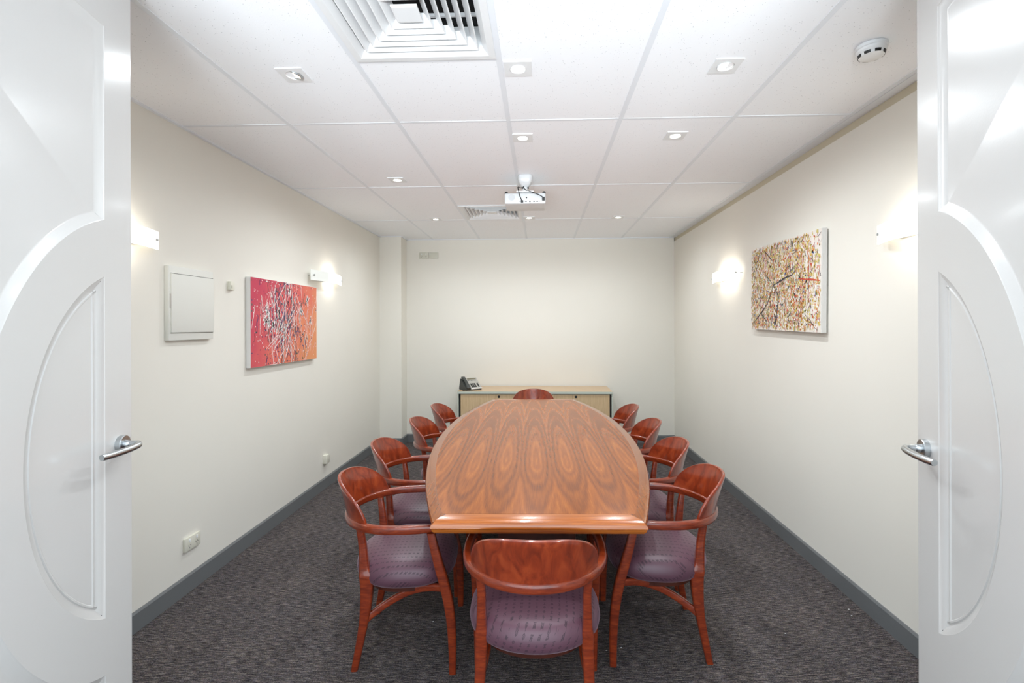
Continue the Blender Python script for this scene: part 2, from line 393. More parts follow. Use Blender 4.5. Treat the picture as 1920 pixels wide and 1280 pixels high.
def door_leaf(name, edge, ang, mir):
    """local X runs from the meeting edge (SE) to the hinge, local Y = room-side face normal, Z up"""
    root_bm = bmesh.new(); TH = .040
    S0, S1, Z0, Z1 = SE, SE+LW, .008, OT-.004
    def V(s, z, dep): return root_bm.verts.new((s, dep*mir, z))
    outer = [V(S0, Z0, 0), V(S1, Z0, 0), V(S1, Z1, 0), V(S0, Z1, 0)]
    edges = [root_bm.edges.new((outer[i], outer[(i+1) % 4])) for i in range(4)]
    prof = [(0, 0), (.003, -.002), (.009, -.0035), (.022, -.012), (.028, -.013)]
    for k, poly in enumerate((oval, upper, lower)):
        pr = prof+([(.030, -.0105), (.034, -.0105), (.037, -.013)] if k == 0 else [])
        rings = []
        for d_, dep in pr:
            pp = offset_poly(poly, d_) if d_ else poly
            rings.append([V(s, z, dep) for s, z in pp])
        for a, b in zip(rings[:-1], rings[1:]):
            for i in range(len(a)):
                j = (i+1) % len(a); root_bm.faces.new((a[i], a[j], b[j], b[i]))
        root_bm.faces.new(rings[-1])
        edges += [root_bm.edges.get((rings[0][i], rings[0][(i+1) % len(rings[0])])) for i in range(len(rings[0]))]
    bmesh.ops.triangle_fill(root_bm, use_beauty=True, use_dissolve=True, edges=edges, normal=(0, mir, 0))
    bk = [V(S0, Z0, -TH), V(S1, Z0, -TH), V(S1, Z1, -TH), V(S0, Z1, -TH)]
    root_bm.faces.new(bk)
    for i in range(4):
        j = (i+1) % 4; root_bm.faces.new((outer[i], outer[j], bk[j], bk[i]))
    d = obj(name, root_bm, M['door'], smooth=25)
    # place: local X -> direction from edge to hinge
    sx, sy = ang
    ed = Vector((edge[0], edge[1], 0)); X = Vector((sx, sy, 0)).normalized(); Y = Vector((-X.y, X.x, 0))
    d.matrix_world = Matrix(((X.x, Y.x, 0, 0), (X.y, Y.y, 0, 0), (0, 0, 1, 0), (0, 0, 0, 1)))
    d.location = ed - X*SE
    struct(d)
    # handle
    for side, nm in ((1, 'handle'), (-1, 'handle')):
        hs = -.066; off = 0 if side == 1 else -TH
        def HN(n_): return (off + side*n_)*mir
        bm = bmesh.new()
        prof = [(.0, .0), (.0265, .0), (.0265, .013), (.025, .015), (.012, .015), (.0115, .024), (.0095, .028), (0, .028)]
        lathe(bm, [(max(a, .0005), HN(b)) for a, b in prof], 36, 'Y', (hs, 0, 1.13))
        rose = obj('handle', bm, M['steel'], d, smooth=30)
        path = [(hs, HN(.02), 1.13), (hs, HN(.040), 1.13), (hs+.003, HN(.050), 1.13), (hs+.010, HN(.056), 1.129), (hs+.022, HN(.059), 1.128), (hs+.055, HN(.060), 1.127), (hs+.09, HN(.058), 1.127), (hs+.125, HN(.053), 1.127), (hs+.154, HN(.045), 1.127)]
        pts = cr(path, 5); bm = bmesh.new(); tube(bm, pts, [.0095]*(len(pts)-1)+[.0085], 14)
        obj('lever', bm, M['steel'], rose, smooth=40)
    for hz in (.25, 1.25, 2.3):
        bm = bmesh.new(); lathe(bm, [(.006, hz-.05), (.006, hz+.05)], 12, 'Z', (S1+.004, .004*mir, 0)); obj('hinge', bm, M['steel'], d, smooth=True)
    return d
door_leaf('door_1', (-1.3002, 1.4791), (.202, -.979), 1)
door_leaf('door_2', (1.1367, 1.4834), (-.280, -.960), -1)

# ------------------------------------------------------------------ ceiling fittings
def diffuser(D, label):
    cx_, cy_ = (D[0]+D[1])/2, (D[2]+D[3])/2; root = thing('air_diffuser', label, 'air vent', (cx_, cy_, CEIL), 0, 'square ceiling air diffusers')
    def sq(h, z): return [Vector((sx*h, sy*h, z)) for sx, sy in ((1, 1), (-1, 1), (-1, -1), (1, -1))]
    bm = bmesh.new()
    loft(bm, [sq(.289, .012), sq(.289, -.006), sq(.262, -.007), sq(.240, .014), sq(.240, .10), sq(.285, .10)], cap=False, closed=False)
    obj('frame', bm, M['white_metal'], root)
    for k in range(5):
        h = .226-.037*k; bm = bmesh.new()
        loft(bm, [sq(h-.030, .034), sq(h-.004, -.002), sq(h, -.003), sq(h, -.001), sq(h-.026, .036)], cap=False, closed=True)
        obj('blade', bm, M['white_metal'], root)
    bm = bmesh.new(); loft(bm, [sq(.046, .004), sq(.046, -.002), sq(.040, -.004)]); obj('centre_plate', bm, M['white_metal'], root)
    bm = bmesh.new(); loft(bm, [sq(.26, .105), sq(.26, .20)]); obj('plenum', bm, M['dark'], root)
    bm = bmesh.new()
    for q in (-.12, .12): box(bm, (q, 0, .07), (.008, .46, .012)); box(bm, (0, q, .07), (.46, .008, .012))
    obj('brace', bm, M['white_metal'], root)
diffuser(D1, 'large white square louvred air diffuser nearest the doors, cut off at photo top')
diffuser(D2, 'white louvred air diffuser far off behind the projector')
dl = [(-1.072, 2.062, 18, 'R'), (-.091, 2.05, 0, ''), (.79, 2.064, -6, ''), (-.098, 2.809, 0, ''), (.789, 2.815, 0, ''), (-1.073, 3.582, 0, ''),
      (-1.074, 4.921, 0, ''), (-.108, 4.905, 0, ''), (.801, 4.924, 0, '')]
lab = ['swivelled dim downlight on the ceiling left of the large air diffuser', 'bright downlight on the ceiling just right of the large air diffuser',
       'bright square-plate downlight left of the smoke detector', 'downlight on the ceiling between large diffuser and projector mount',
       'downlight on the right of the ceiling, second from the smoke detector', 'downlight on the left of the ceiling halfway along the room',
       'small far downlight at the left near the back wall column', 'far downlight glowing just below and behind the projector', 'small far downlight at the right near the back wall']
first = None
for (x, y, tilt, _), lb in zip(dl, lab):
    if first is None or tilt:
        root = thing('downlight', lb, 'ceiling light', (x, y, CEIL), 0, 'recessed downlights in the ceiling')
        bm = bmesh.new(); hw = .058; n_ = 32
        # square plate with round hole
        inn = [bm.verts.new((.036*math.cos(2*math.pi*i/n_), .036*math.sin(2*math.pi*i/n_), -.0045)) for i in range(n_)]
        inb = [bm.verts.new((v.co.x, v.co.y, .02)) for v in inn]
        out = []
        for i in range(n_):
            a = 2*math.pi*i/n_; k = hw/max(abs(math.cos(a)), abs(math.sin(a))); out.append(bm.verts.new((k*math.cos(a), k*math.sin(a), -.004)))
        ob = [bm.verts.new((v.co.x, v.co.y, .002)) for v in out]
        for i in range(n_):
            j = (i+1) % n_
            for a, b in ((inn, out), (inb, inn), (out, ob)): bm.faces.new((a[i], a[j], b[j], b[i]))
        obj('plate', bm, M['white_metal'], root)
        rot = Matrix.Rotation(R(tilt), 4, 'Y')
        bm = bmesh.new(); lathe(bm, [(.035, .012), (.035, -.004), (.033, -.006), (.029, -.004), (.027, .004), (.0268, .01)], 32, cap=False)
        rg = obj('gimbal_ring', bm, M['steel'] if tilt > 10 else M['white_metal'], root, smooth=30); rg.matrix_local = rot
        bm = bmesh.new(); lathe(bm, [(.0267, .012), (.0267, .002), (.020, -.0005), (.0005, -.001)], 32)
        lp = obj('lamp', bm, M['lamp_dim'] if tilt > 10 else M['lamp'], rg, smooth=30)
        if not tilt: first = root
    else:
        root = dup(first, (x, y, CEIL), 0, lb)
    l = bpy.data.lights.new('downlight_beam', 'SPOT'); l.energy = DOWN_E*(.5 if tilt > 10 else .68 if y > 4.5 else .9); l.spot_size = R(171); l.spot_blend = .75; l.shadow_soft_size = .03; l.color = DOWN_COL
    lo = bpy.data.objects.new('downlight_beam', l); C.objects.link(lo); lo.parent = root; lo.location = (0, 0, -.015)
# smoke detector
root = thing('smoke_detector', 'round white smoke detector on the ceiling near the right door', 'smoke detector', (1.315, 1.945, CEIL))
bm = bmesh.new(); lathe(bm, [(.056, 0), (.056, -.012), (.053, -.014)], 48); obj('base', bm, M['white_metal'], root, smooth=30)
bm = bmesh.new(); lathe(bm, [(.052, -.014), (.052, -.022), (.047, -.030), (.044, -.034), (.0435, -.040), (.036, -.044), (.0005, -.046)], 48); obj('cover', bm, M['plastic_white'], root, smooth=30)
bm = bmesh.new()
for k in range(8):
    a0 = 2*math.pi*k/8-.1; pts = []
    for q in range(7):
        a = a0-.24+.48*q/6; pts.append(a)
    rg_ = [[Vector((.0478*math.cos(a), .0478*math.sin(a), -.031)), Vector((.0446*math.cos(a), .0446*math.sin(a), -.0405)), Vector((.042*math.cos(a), .042*math.sin(a), -.0405)), Vector((.042*math.cos(a), .042*math.sin(a), -.031))] for a in pts]
    loft(bm, rg_)
obj('vent_slot', bm, M['black'], root)

# projector
root = thing('projector', 'white projector hanging from the ceiling with two black cables', 'projector', (-.106, 3.54, CEIL))
bm = bmesh.new(); rs = []
for w_, d_, z in ((.100, .100, 0), (.104, .104, -.006), (.103, .103, -.028), (.096, .096, -.046), (.074, .074, -.064), (.050, .050, -.078), (.042, .042, -.084)):
    rs.append([Vector((x, y, z)) for x, y in rrect(w_, d_, w_*.25, 5)])
loft(bm, rs); obj('ceiling_mount', bm, M['projector_shell'], root, smooth=50)
bm = bmesh.new(); lathe(bm, [(.018, -.060), (.018, -.105), (.030, -.110), (.030, -.118)], 24); box(bm, (0, .02, -.122), (.13, .13, .010), .003)
for sx in (-.02, .022): lathe(bm, [(.006, -.018), (.006, -.030)], 14, 'Y', (sx, 0, -.092), mi=1)
obj('pole', bm, [M['plastic_white'], M['black']], root, smooth=30)
bx0 = -.151; by0 = -.04
body = B((.301, .235, .080), .012, (0, by0+.1175, -.172), seg=4); ob_ = obj('body', body, M['projector_shell'], root, smooth=30)
bm = bmesh.new()
lathe(bm, [(.024, -.0015), (.024, .001)], 32, 'Y', (-.098, by0, -.165)); obj('speaker_disc', bm, mat('projector_grille', (196, 198, 200), .5), ob_, smooth=30)
zz = -.196
for xx, ww, hh in ((-.042, .004, .004), (.006, .014, .004), (.062, .006, .006), (.089, .014, .004), (.106, .003, .003)):
    obj('port', B((ww, .003, hh), 0, (xx, by0-.0005, zz)), M['black'], ob_)
for xx, rz_, z_ in ((.035, .0055, zz), (.067, .004, zz), (.010, .0055, -.168)):
    bm = bmesh.new(); lathe(bm, [(rz_, -.001), (rz_, .001)], 16, 'Y', (xx, by0-.001, z_)); obj('port', bm, M['black'], ob_)
for xx, z_ in ((.035, -.182), (.050, -.182), (.050, zz)):
    bm = bmesh.new(); lathe(bm, [(.005, -.001), (.005, .001)], 16, 'Y', (xx, by0-.001, z_)); obj('socket_ring', bm, M['steel'], ob_)
for sx in (-1, 1):
    bm = bmesh.new(); lathe(bm, [(.012, -.004), (.012, .004)], 20, 'Y', (sx*.138, by0+.012, -.131)); obj('foot', bm, M['black'], ob_, smooth=30)
bm = bmesh.new(); lathe(bm, [(.034, .20), (.034, .185), (.026, .18)], 28, 'Y', (.08, by0, -.172)); obj('lens', bm, M['black'], ob_, smooth=30)
for c_, s_ in (((.134, by0-.004, -.178), (.020, .010, .026)), ((-.022, by0-.004, -.196), (.018, .010, .016))): obj('plug', B(s_, .002, c_), M['black'], ob_)
bm = bmesh.new(); tube(bm, cr([(-.012, -.022, -.088), (-.030, -.030, -.093), (-.050, -.034, -.088), (-.052, -.040, -.098), (-.040, -.046, -.150), (-.024, -.050, -.190)], 6), .0033, 8); obj('cable', bm, M['black'], root, smooth=True)
bm = bmesh.new(); tube(bm, cr([(-.012, -.022, -.080), (-.010, -.034, -.095), (.012, -.040, -.114), (.060, -.046, -.132), (.105, -.050, -.152), (.130, -.050, -.168)], 6), .0033, 8); obj('cable', bm, M['black'], root, smooth=True)

# ------------------------------------------------------------------ wall lights
def sconce(x, y, nx, label, part=False):
    """local X along the wall (+ = away from the camera), local -Y = into the room"""
    z = 1.926; L_ = .625; Hh = .092
    root = thing('wall_light', label, 'wall light', (x, y, z), 0, 'curved glass wall lights')
    root.rotation_euler = (0, 0, R(90) if nx > 0 else R(-90))
    if nx < 0: pass
    sg = 1 if nx > 0 else -1     # +X local is away from camera for the left wall, towards it for the right wall
    bm = box_b = bmesh.new(); box(bm, (0, -.009, 0), (.42, .018, .070), .003); obj('back_plate', bm, M['white_metal'], root)
    rings = []; N = 28
    for i in range(N+1):
        q = -1+2*i/N; xx = q*L_/2; yy_ = -(.040+.052*(1-q*q)); 
        nrm = Vector((2*q*.052/(L_/2), -1, 0)).normalized()   # outward normal of the bow
        nrm = Vector((.0+nrm.x, nrm.y, 0))
        a = Vector((xx, yy_, 0)); b = a-nrm*.006
        rings.append([a+Vector((0, 0, Hh/2-.001)), a+Vector((0, 0, -Hh/2+.001)), b+Vector((0, 0, -Hh/2)), b+Vector((0, 0, Hh/2))])
    bm = bmesh.new(); loft(bm, rings)
    obj('glass_shade', bm, M['glass_part'] if part else M['glass'], root, smooth=40)
    for s_ in (-1, 1):
        q = s_*.90; yy_ = -(.040+.052*(1-q*q)); bm = bmesh.new()
        lathe(bm, [(.004, 0), (.004, yy_-.002), (.009, yy_-.003), (.008, yy_-.009), (.0005, yy_-.010)], 16, 'Y', (q*L_/2, 0, 0)); obj('screw', bm, M['steel'], root, smooth=30)
    for xx in ((.10,) if part else (-.09, .09)):
        bm = bmesh.new(); lathe(bm, [(.009, xx-.05), (.011, xx-.03), (.011, xx+.03), (.009, xx+.05)], 14, 'X', (0, -.042, 0)); obj('lamp', bm, M['tube_lamp'], root, smooth=True)
        for zz_ in (.032, -.032):
            l = bpy.data.lights.new('wall_light_glow', 'AREA'); l.shape = 'RECTANGLE'; l.size = .16; l.size_y = .03; l.energy = SCONCE_E*(.6 if part else .5); l.color = SCONCE_COL
            lo = bpy.data.objects.new('wall_light_glow', l); C.objects.link(lo); lo.parent = root; lo.location = (xx, -.046, zz_*1.0)
            lo.rotation_euler = (R(180-18) if zz_ > 0 else R(18), 0, 0)
sconce(XL, 2.062, 1, 'glowing curved glass wall light on left wall, partly behind the left door')
sconce(XL, 4.312, 1, 'half-lit curved glass wall light above right of the red painting', part=True)
sconce(XR, 2.095, -1, 'glowing curved glass wall light on right wall, partly behind the right door')
sconce(XR, 4.343, -1, 'glowing curved glass wall light left of the yellow splattered painting')

# ------------------------------------------------------------------ things on the walls
root = thing('switchboard', 'shallow cream distribution board box on left wall left of the red painting', 'electrical box', (XL, 2.63, 1.614), R(90))
# local X along +Y world, local -Y into the room
obj('case', B((.345, .026, .400), .004, (0, -.013, 0)), M['box_plastic'], root, smooth=30)
dr = obj('door', B((.330, .008, .315), .002, (.004, -.0285, 0)), M['box_plastic'], root, smooth=30)
bm = bmesh.new(); box(bm, (-.163, -.0265, .012), (.006, .010, .075), .002); obj('latch', bm, mat('latch_grey', (196, 190, 182), .5), dr)
seam = mat('seam_grey', (120, 120, 112), .6)
for z_ in (.160, -.160): obj('gap_line', B((.330, .0012, .003), 0, (.004, -.0262, z_)), seam, root)
root = thing('thermostat', 'tiny cream sensor box between switchboard and red painting', 'sensor', (XL, 2.995, 1.748), R(90))
obj('back_plate', B((.064, .004, .056), .001, (0, -.002, 0)), M['plastic'], root)
obj('cover', B((.040, .022, .054), .003, (-.008, -.014, 0)), M['plastic'], root, smooth=30)
obj('sensor_window', B((.006, .001, .020), 0, (-.017, -.0256, -.008)), mat('sensor_grey', (140, 136, 118), .5), root)
def socket_plate(label, loc, rotz, w_=.117, h_=.074, depth=.012, slots=True, colr='plastic', name='power_outlet'):
    root = thing(name, label, 'outlet' if slots else 'wall plate', loc, rotz)
    obj('plate', B((w_, depth, h_), .003, (0, -depth/2, 0)), M[colr], root, smooth=30)
    if slots:
        for sx in (-.028, .028):
            obj('switch', B((.010, .005, .016), .001, (sx, -depth-.001, .018)), M['plastic_white'], root)
            bm = bmesh.new()
            for q, an in ((-.007, 25), (.007, -25)): box(bm, (sx+q, -depth-.0002, -.008), (.0022, .001, .009), rot=Matrix.Rotation(R(an), 3, 'Y'))
            box(bm, (sx, -depth-.0002, -.022), (.0022, .001, .009)); obj('pin_slot', bm, M['black'], root)
    return root
socket_plate('cream double power outlet low on left wall near the doors', (XL, 2.645, .272), R(90), .120, .075, .016)
socket_plate('small cream blank box low on left wall near the back', (XL, 4.335, .270), R(90), .074, .078, .034, False, name='cable_box')
socket_plate('pale double power outlet high on back wall beside the column', (-1.485, YB, 2.387), 0, .120, .080, .010, colr='plastic_aged')
socket_plate('pale blank plate high on back wall, right of the outlet', (-1.357, YB, 2.387), 0, .116, .076, .010, False, colr='plastic_aged', name='blank_plate')

# paintings
def ribbon(bm, pts, w0, z_=0, taper=True):
    n_ = len(pts); L, Rr = [], []
    for i, p in enumerate(pts):
        a = Vector(pts[max(i-1, 0)]); b = Vector(pts[min(i+1, n_-1)]); d_ = (b-a)
        if d_.length < 1e-6: d_ = Vector((1, 0))
        d_.normalize(); nn = Vector((-d_.y, d_.x)); ww = w0*(.35+.65*math.sin(math.pi*(i+.5)/n_)) if taper else w0
        ww *= random.uniform(.7, 1.3)
        L.append((p[0]+nn.x*ww/2, p[1]+nn.y*ww/2)); Rr.append((p[0]-nn.x*ww/2, p[1]-nn.y*ww/2))
    vl = [bm.verts.new((x, z_, y)) for x, y in L]; vr = [bm.verts.new((x, z_, y)) for x, y in Rr]
    for i in range(n_-1): bm.faces.new((vl[i], vl[i+1], vr[i+1], vr[i]))
def blob(bm, c, rd, z_, n_=7):
    vs = [bm.verts.new((c[0]+rd*random.uniform(.6, 1.3)*math.cos(2*math.pi*i/n_), z_, c[1]+rd*random.uniform(.6, 1.5)*math.sin(2*math.pi*i/n_))) for i in range(n_)]
    bm.faces.new(vs)
def clampP(p, W, H_, mrg=.004): return (max(-W/2+mrg, min(W/2-mrg, p[0])), max(-H_/2+mrg, min(H_/2-mrg, p[1])))
def painting(label, loc, rot, W, H_, D_, ground):
    root = thing('painting', label, 'painting', loc, 0); root.rotation_euler = rot
    obj('canvas', B((W, D_, H_), .003, (0, -D_/2, 0)), M['canvas_side'], root)
    bm = bmesh.new(); vs = [bm.verts.new((sx*(W/2-.002), -D_-.0006, sz*(H_/2-.002))) for sx, sz in ((-1, -1), (1, -1), (1, 1), (-1, 1))]; bm.faces.new(vs)
    ps = obj('painted_surface', bm, ground, root)
    return root
def paint_part(root, name, bm, col, rough=.45):
    """add the strokes of one colour to the painted surface"""
    ps = [c for c in root.children if c.name.startswith('painted_surface')][0]; me = ps.data
    me.materials.append(mat('paint_'+name+'_%d_%d_%d' % col, col, rough)); k = len(me.materials)-1
    for f in bm.faces: f.material_index = k
    tmp = bpy.data.meshes.new('strokes'); bm.to_mesh(tmp); bm.free()
    b2 = bmesh.new(); b2.from_mesh(me); b2.from_mesh(tmp); b2.to_mesh(me); b2.free(); bpy.data.meshes.remove(tmp)
# red painting, left wall
m = mat('red_ground', (206, 84, 92), .6); t = NT(m); s3 = t.n('ShaderNodeSeparateXYZ'); t.l(t.coords(), s3.inputs[0])
g_ = t.math('ADD', t.math('ADD', A(s3.outputs[0], .75), A(s3.outputs[2], -.55)), .5)
g_ = t.math('ADD', g_, A(t.math('SUBTRACT', t.noise(t.coords(), 7, 4, .6), .5), .5))
t.l(t.ramp(g_, [(.1, (196, 62, 86)), (.4, (214, 92, 92)), (.62, (222, 118, 92)), (.9, (226, 148, 98))]), t.b.inputs['Base Color'])
W1, H1, D1_ = .955, .618, .032
root = painting('red and orange painting with white and blue splatters on the left wall', (XL+.003, 3.632, 1.515), (0, 0, R(90)), W1, H1, D1_, m)
random.seed(11); zf = -D1_-.0014
def streak(bm, c, ang, ln, w_, wob, z_, W, H_):
    pts = []; n_ = 9
    for i in range(n_):
        q = i/(n_-1)-.5; x = c[0]+math.cos(ang)*ln*q+random.uniform(-wob, wob); y = c[1]+math.sin(ang)*ln*q+random.uniform(-wob, wob)
        pts.append(clampP((x, y), W, H_))
    ribbon(bm, pts, w_, z_)
for k, col in enumerate([(52, 46, 92), (66, 50, 64), (62, 62, 110), (94, 92, 84)]):
    bm = bmesh.new()
    for i in range(34):
        c = (random.gauss(-.03, .15), random.gauss(0, .15)); streak(bm, clampP(c, W1, H1, .03), random.uniform(.9, 2.1), random.uniform(.04, .17), random.uniform(.003, .010), .009, zf-k*.0001, W1, H1)
    for i in range(80): blob(bm, clampP((random.gauss(-.03, .19), random.gauss(0, .17)), W1, H1, .015), random.uniform(.002, .008), zf-k*.0001)
    paint_part(root, 'dark_splatter', bm, col)
bm = bmesh.new()
for i in range(70):
    streak(bm, clampP((random.gauss(0, .2), random.gauss(-.02, .15)), W1, H1, .03), random.choice([random.gauss(1.05, .25), random.gauss(1.95, .25), random.gauss(1.5, .2)]), random.uniform(.12, .42), random.uniform(.0025, .0055), .003, zf-.0006, W1, H1)
for i in range(340): blob(bm, clampP((random.uniform(-.46, .46), random.gauss(.02, .18)), W1, H1, .015), random.uniform(.0015, .005), zf-.0006)
for c in ((-.30, .10), (-.26, .03), (-.20, -.02), (.20, .10), (-.31, .02), (.02, .24), (.31, .2), (.36, .02), (-.12, .06)):
    for i in range(6): streak(bm, clampP((c[0]+random.gauss(0, .012), c[1]+random.gauss(0, .02)), W1, H1, .03), random.uniform(.8, 2.2), random.uniform(.03, .08), random.uniform(.006, .013), .004, zf-.0006, W1, H1)
paint_part(root, 'white_splatter', bm, (252, 244, 240))
bm = bmesh.new()
for i in range(40): streak(bm, clampP((random.gauss(.1, .2), random.gauss(-.05, .15)), W1, H1, .03), random.uniform(.8, 2.2), random.uniform(.06, .25), random.uniform(.002, .005), .006, zf-.0004, W1, H1)
paint_part(root, 'pink_splatter', bm, (236, 160, 160))
# yellow painting, right wall
m = mat('pale_ground', (232, 224, 214), .6); W2, H2, D2_ = .935, .618, .032
root = painting('white canvas covered in yellow, red and black drips on right wall', (XR-.010, 3.335, 1.757), (0, R(1.0), R(-90)), W2, H2, D2_, m)
# local X: towards the camera; the photo's right side is +X
random.seed(5); zf = -D2_-.0014
def dens(x): return 1.0 if x < .30 else .45
cols = [((214, 176, 70), 1500, .010), ((206, 190, 110), 900, .010), ((222, 206, 170), 500, .009), ((216, 116, 58), 620, .007), ((192, 62, 44), 420, .006), ((210, 150, 156), 380, .006), ((244, 240, 232), 700, .007), ((120, 132, 104), 220, .006), ((66, 56, 76), 380, .0045), ((50, 72, 124), 130, .006)]
for k, (col, cnt, w_) in enumerate(cols):
    bm = bmesh.new()
    for i in range(cnt):
        x = random.uniform(-.455, .455)
        if random.random() > dens(x)*(1 if k else .9): continue
        y = random.uniform(-.295, .295)
        if random.random() < .4: streak(bm, (x, y), R(90)+random.gauss(0, .6), random.uniform(.015, .05), w_*random.uniform(.4, 1.0), .004, zf-k*.00012, W2, H2)
        else: blob(bm, clampP((x, y), W2, H2, .01), w_*random.uniform(.4, 1.1), zf-k*.00012, 6)
    paint_part(root, 'drip', bm, col)
bm = bmesh.new(); zk = zf-.0012
ctr = (-.11, .01)
def black_line(pts, w_):
    q = cr([clampP(p, W2, H2) for p in pts], 6); ribbon(bm, [(a+random.uniform(-.003, .003), b+random.uniform(-.003, .003)) for a, b in q], w_, zk)
black_line([ctr, (-.02, .03), (.06, .05), (.15, .06)], .013); black_line([ctr, (-.18, -.10), (-.30, -.19), (-.44, -.27)], .009)
black_line([ctr, (-.04, -.07), (-.05, -.15), (-.06, -.24)], .010); black_line([(-.07, -.2), (-.075, -.25), (-.08, -.27)], .014)
black_line([ctr, (-.18, .06), (-.27, .13)], .006); black_line([(-.25, .27), (-.18, .22), (-.12, .18)], .008); black_line([(-.30, -.18), (-.22, -.24), (-.2, -.29)], .008)
black_line([(.05, .10), (.10, .12), (.14, .06)], .005); black_line([(.28, -.19), (.36, -.24), (.42, -.29)], .004)
for i in range(26):
    c = (random.uniform(-.42, .40), random.uniform(-.27, .27)); a = random.uniform(.6, 2.4); L_ = random.uniform(.02, .06)
    black_line([c, (c[0]+L_*.5*math.cos(a)+.006, c[1]+L_*.5*math.sin(a)), (c[0]+L_*math.cos(a), c[1]+L_*math.sin(a))], random.uniform(.004, .008))
paint_part(root, 'black_splatter', bm, (40, 30, 42))
bm = bmesh.new(); ribbon(bm, cr([(.22, .03), (.30, .02), (.38, .012), (.455, .0)], 5), .011, zk-.0001)
for i in range(26): ribbon(bm, [(x0 := random.uniform(.12, .4), random.uniform(-.1, .25)), (x0+random.uniform(-.01, .01), random.uniform(-.29, .1))], .004, zk-.0001) if i % 3 == 0 else blob(bm, (random.uniform(-.3, .4), random.uniform(-.25, .28)), .008, zk-.0001)
paint_part(root, 'red_splatter', bm, (196, 66, 40))

# ------------------------------------------------------------------ cabinet and telephone
CX0, CX1, CYF, CT = -.966, .840, 5.555, .720
root = thing('credenza', 'low maple sideboard with grey-edged top against the back wall', 'sideboard', ((CX0+CX1)/2, (CYF+YB)/2, 0))
hw = (CX1-CX0)/2; fy_ = CYF-(CYF+YB)/2; by_ = YB-.02-(CYF+YB)/2
obj('top', bb(-hw, hw, fy_+.004, by_, CT-.026, CT), M['maple_top'], root)
obj('top_edging', bb(-hw, hw, fy_, fy_+.004, CT-.027, CT-.0005), M['edge_grey'], root)
for s_ in (-1, 1): obj('side_panel', B((.012, by_-fy_-.012, CT-.026), 0, (s_*(hw-.008), (fy_+by_)/2+.004, (CT-.026)/2)), M['edge_grey'], root)
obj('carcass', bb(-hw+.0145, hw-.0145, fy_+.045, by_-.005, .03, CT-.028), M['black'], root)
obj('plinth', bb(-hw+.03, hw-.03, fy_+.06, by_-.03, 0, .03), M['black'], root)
ed = [-hw+.036, -.456, -.004, .440, hw-.036]
for k in range(4):
    d = obj('door', bb(ed[k]+.001, ed[k+1]-.001, fy_+.014, fy_+.036, .05, CT-.034, .001), M['maple'], root)
    if k in (1, 3):
        bm = bmesh.new(); lathe(bm, [(.015, -.001), (.015, .001)], 28, 'Y', (ed[k]+.038, fy_+.0135, CT-.062)); obj('finger_pull', bm, M['black'], d)
root = thing('telephone', 'grey and charcoal desk telephone on the left end of sideboard', 'telephone', (-.850, 5.74, CT), R(36))
tilt = Matrix.Rotation(R(38), 3, 'X')
bm = bmesh.new(); prof = [(-.10, 0), (.085, 0), (.085, .020), (.060, .128), (.048, .130), (-.10, .022)]
loft(bm, [[Vector((x, a, b)) for a, b in prof] for x in (-.095, .11)]); obj('base', bm, M['phone_dark'], root)
def slope(x, u, h):  # point on the sloped face, u from bottom to top
    a = Vector((x, -.10, .022)); d_ = Vector((0, .148, .108)).normalized(); nn = Vector((0, -d_.z, d_.y)); return a+d_*u+nn*h
def slab(bm, x0, x1, u0, u1, h0, h1):
    loft(bm, [[slope(x0, u0, h), slope(x1, u0, h), slope(x1, u1, h), slope(x0, u1, h)] for h in (h0, h1)])
bm = bmesh.new(); slab(bm, -.030, .112, .002, .183, 0, .006); face = obj('faceplate', bm, M['grey_phone'], root)
bm = bmesh.new(); slab(bm, -.018, .098, .150, .172, .006, .0075); obj('display', bm, M['lcd'], face)
bm = bmesh.new(); slab(bm, -.030, .112, -.010, .002, -.002, .007); obj('lip', bm, M['white_metal'], face)
for cx_ in (-.006, .018, .042, .082):
    for k in range(4):
        bm = bmesh.new(); slab(bm, cx_-.008, cx_+.008, .016+.017*k, .028+.017*k, .006, .011); obj('key', bm, M['black'], face)
for k in range(6):
    bm = bmesh.new(); slab(bm, -.018+.020*k, -.008+.020*k, .128, .136, .006, .009); obj('key', bm, M['phone_dark'], face)
bm = bmesh.new(); rs = []
for u_, h_, wd, th in ((-.006, .010, .040, .016), (.010, .014, .048, .030), (.035, .018, .046, .026), (.06, .024, .038, .018), (.10, .027, .036, .018), (.14, .024, .038, .020), (.165, .018, .046, .028), (.188, .014, .046, .026), (.20, .010, .036, .014)):
    rs.append([slope(-.064+a, u_, h_+b) for a, b in rrect(wd, th, th*.35, 3)])
loft(bm, rs); obj('handset', bm, M['phone_dark'], root, smooth=50)
bm = bmesh.new(); tube(bm, cr([(-.085, .0, .012), (-.105, -.02, .006), (-.118, -.06, .005), (-.120, -.10, .005)], 6), .0035, 8); obj('cord', bm, M['black'], root, smooth=True)

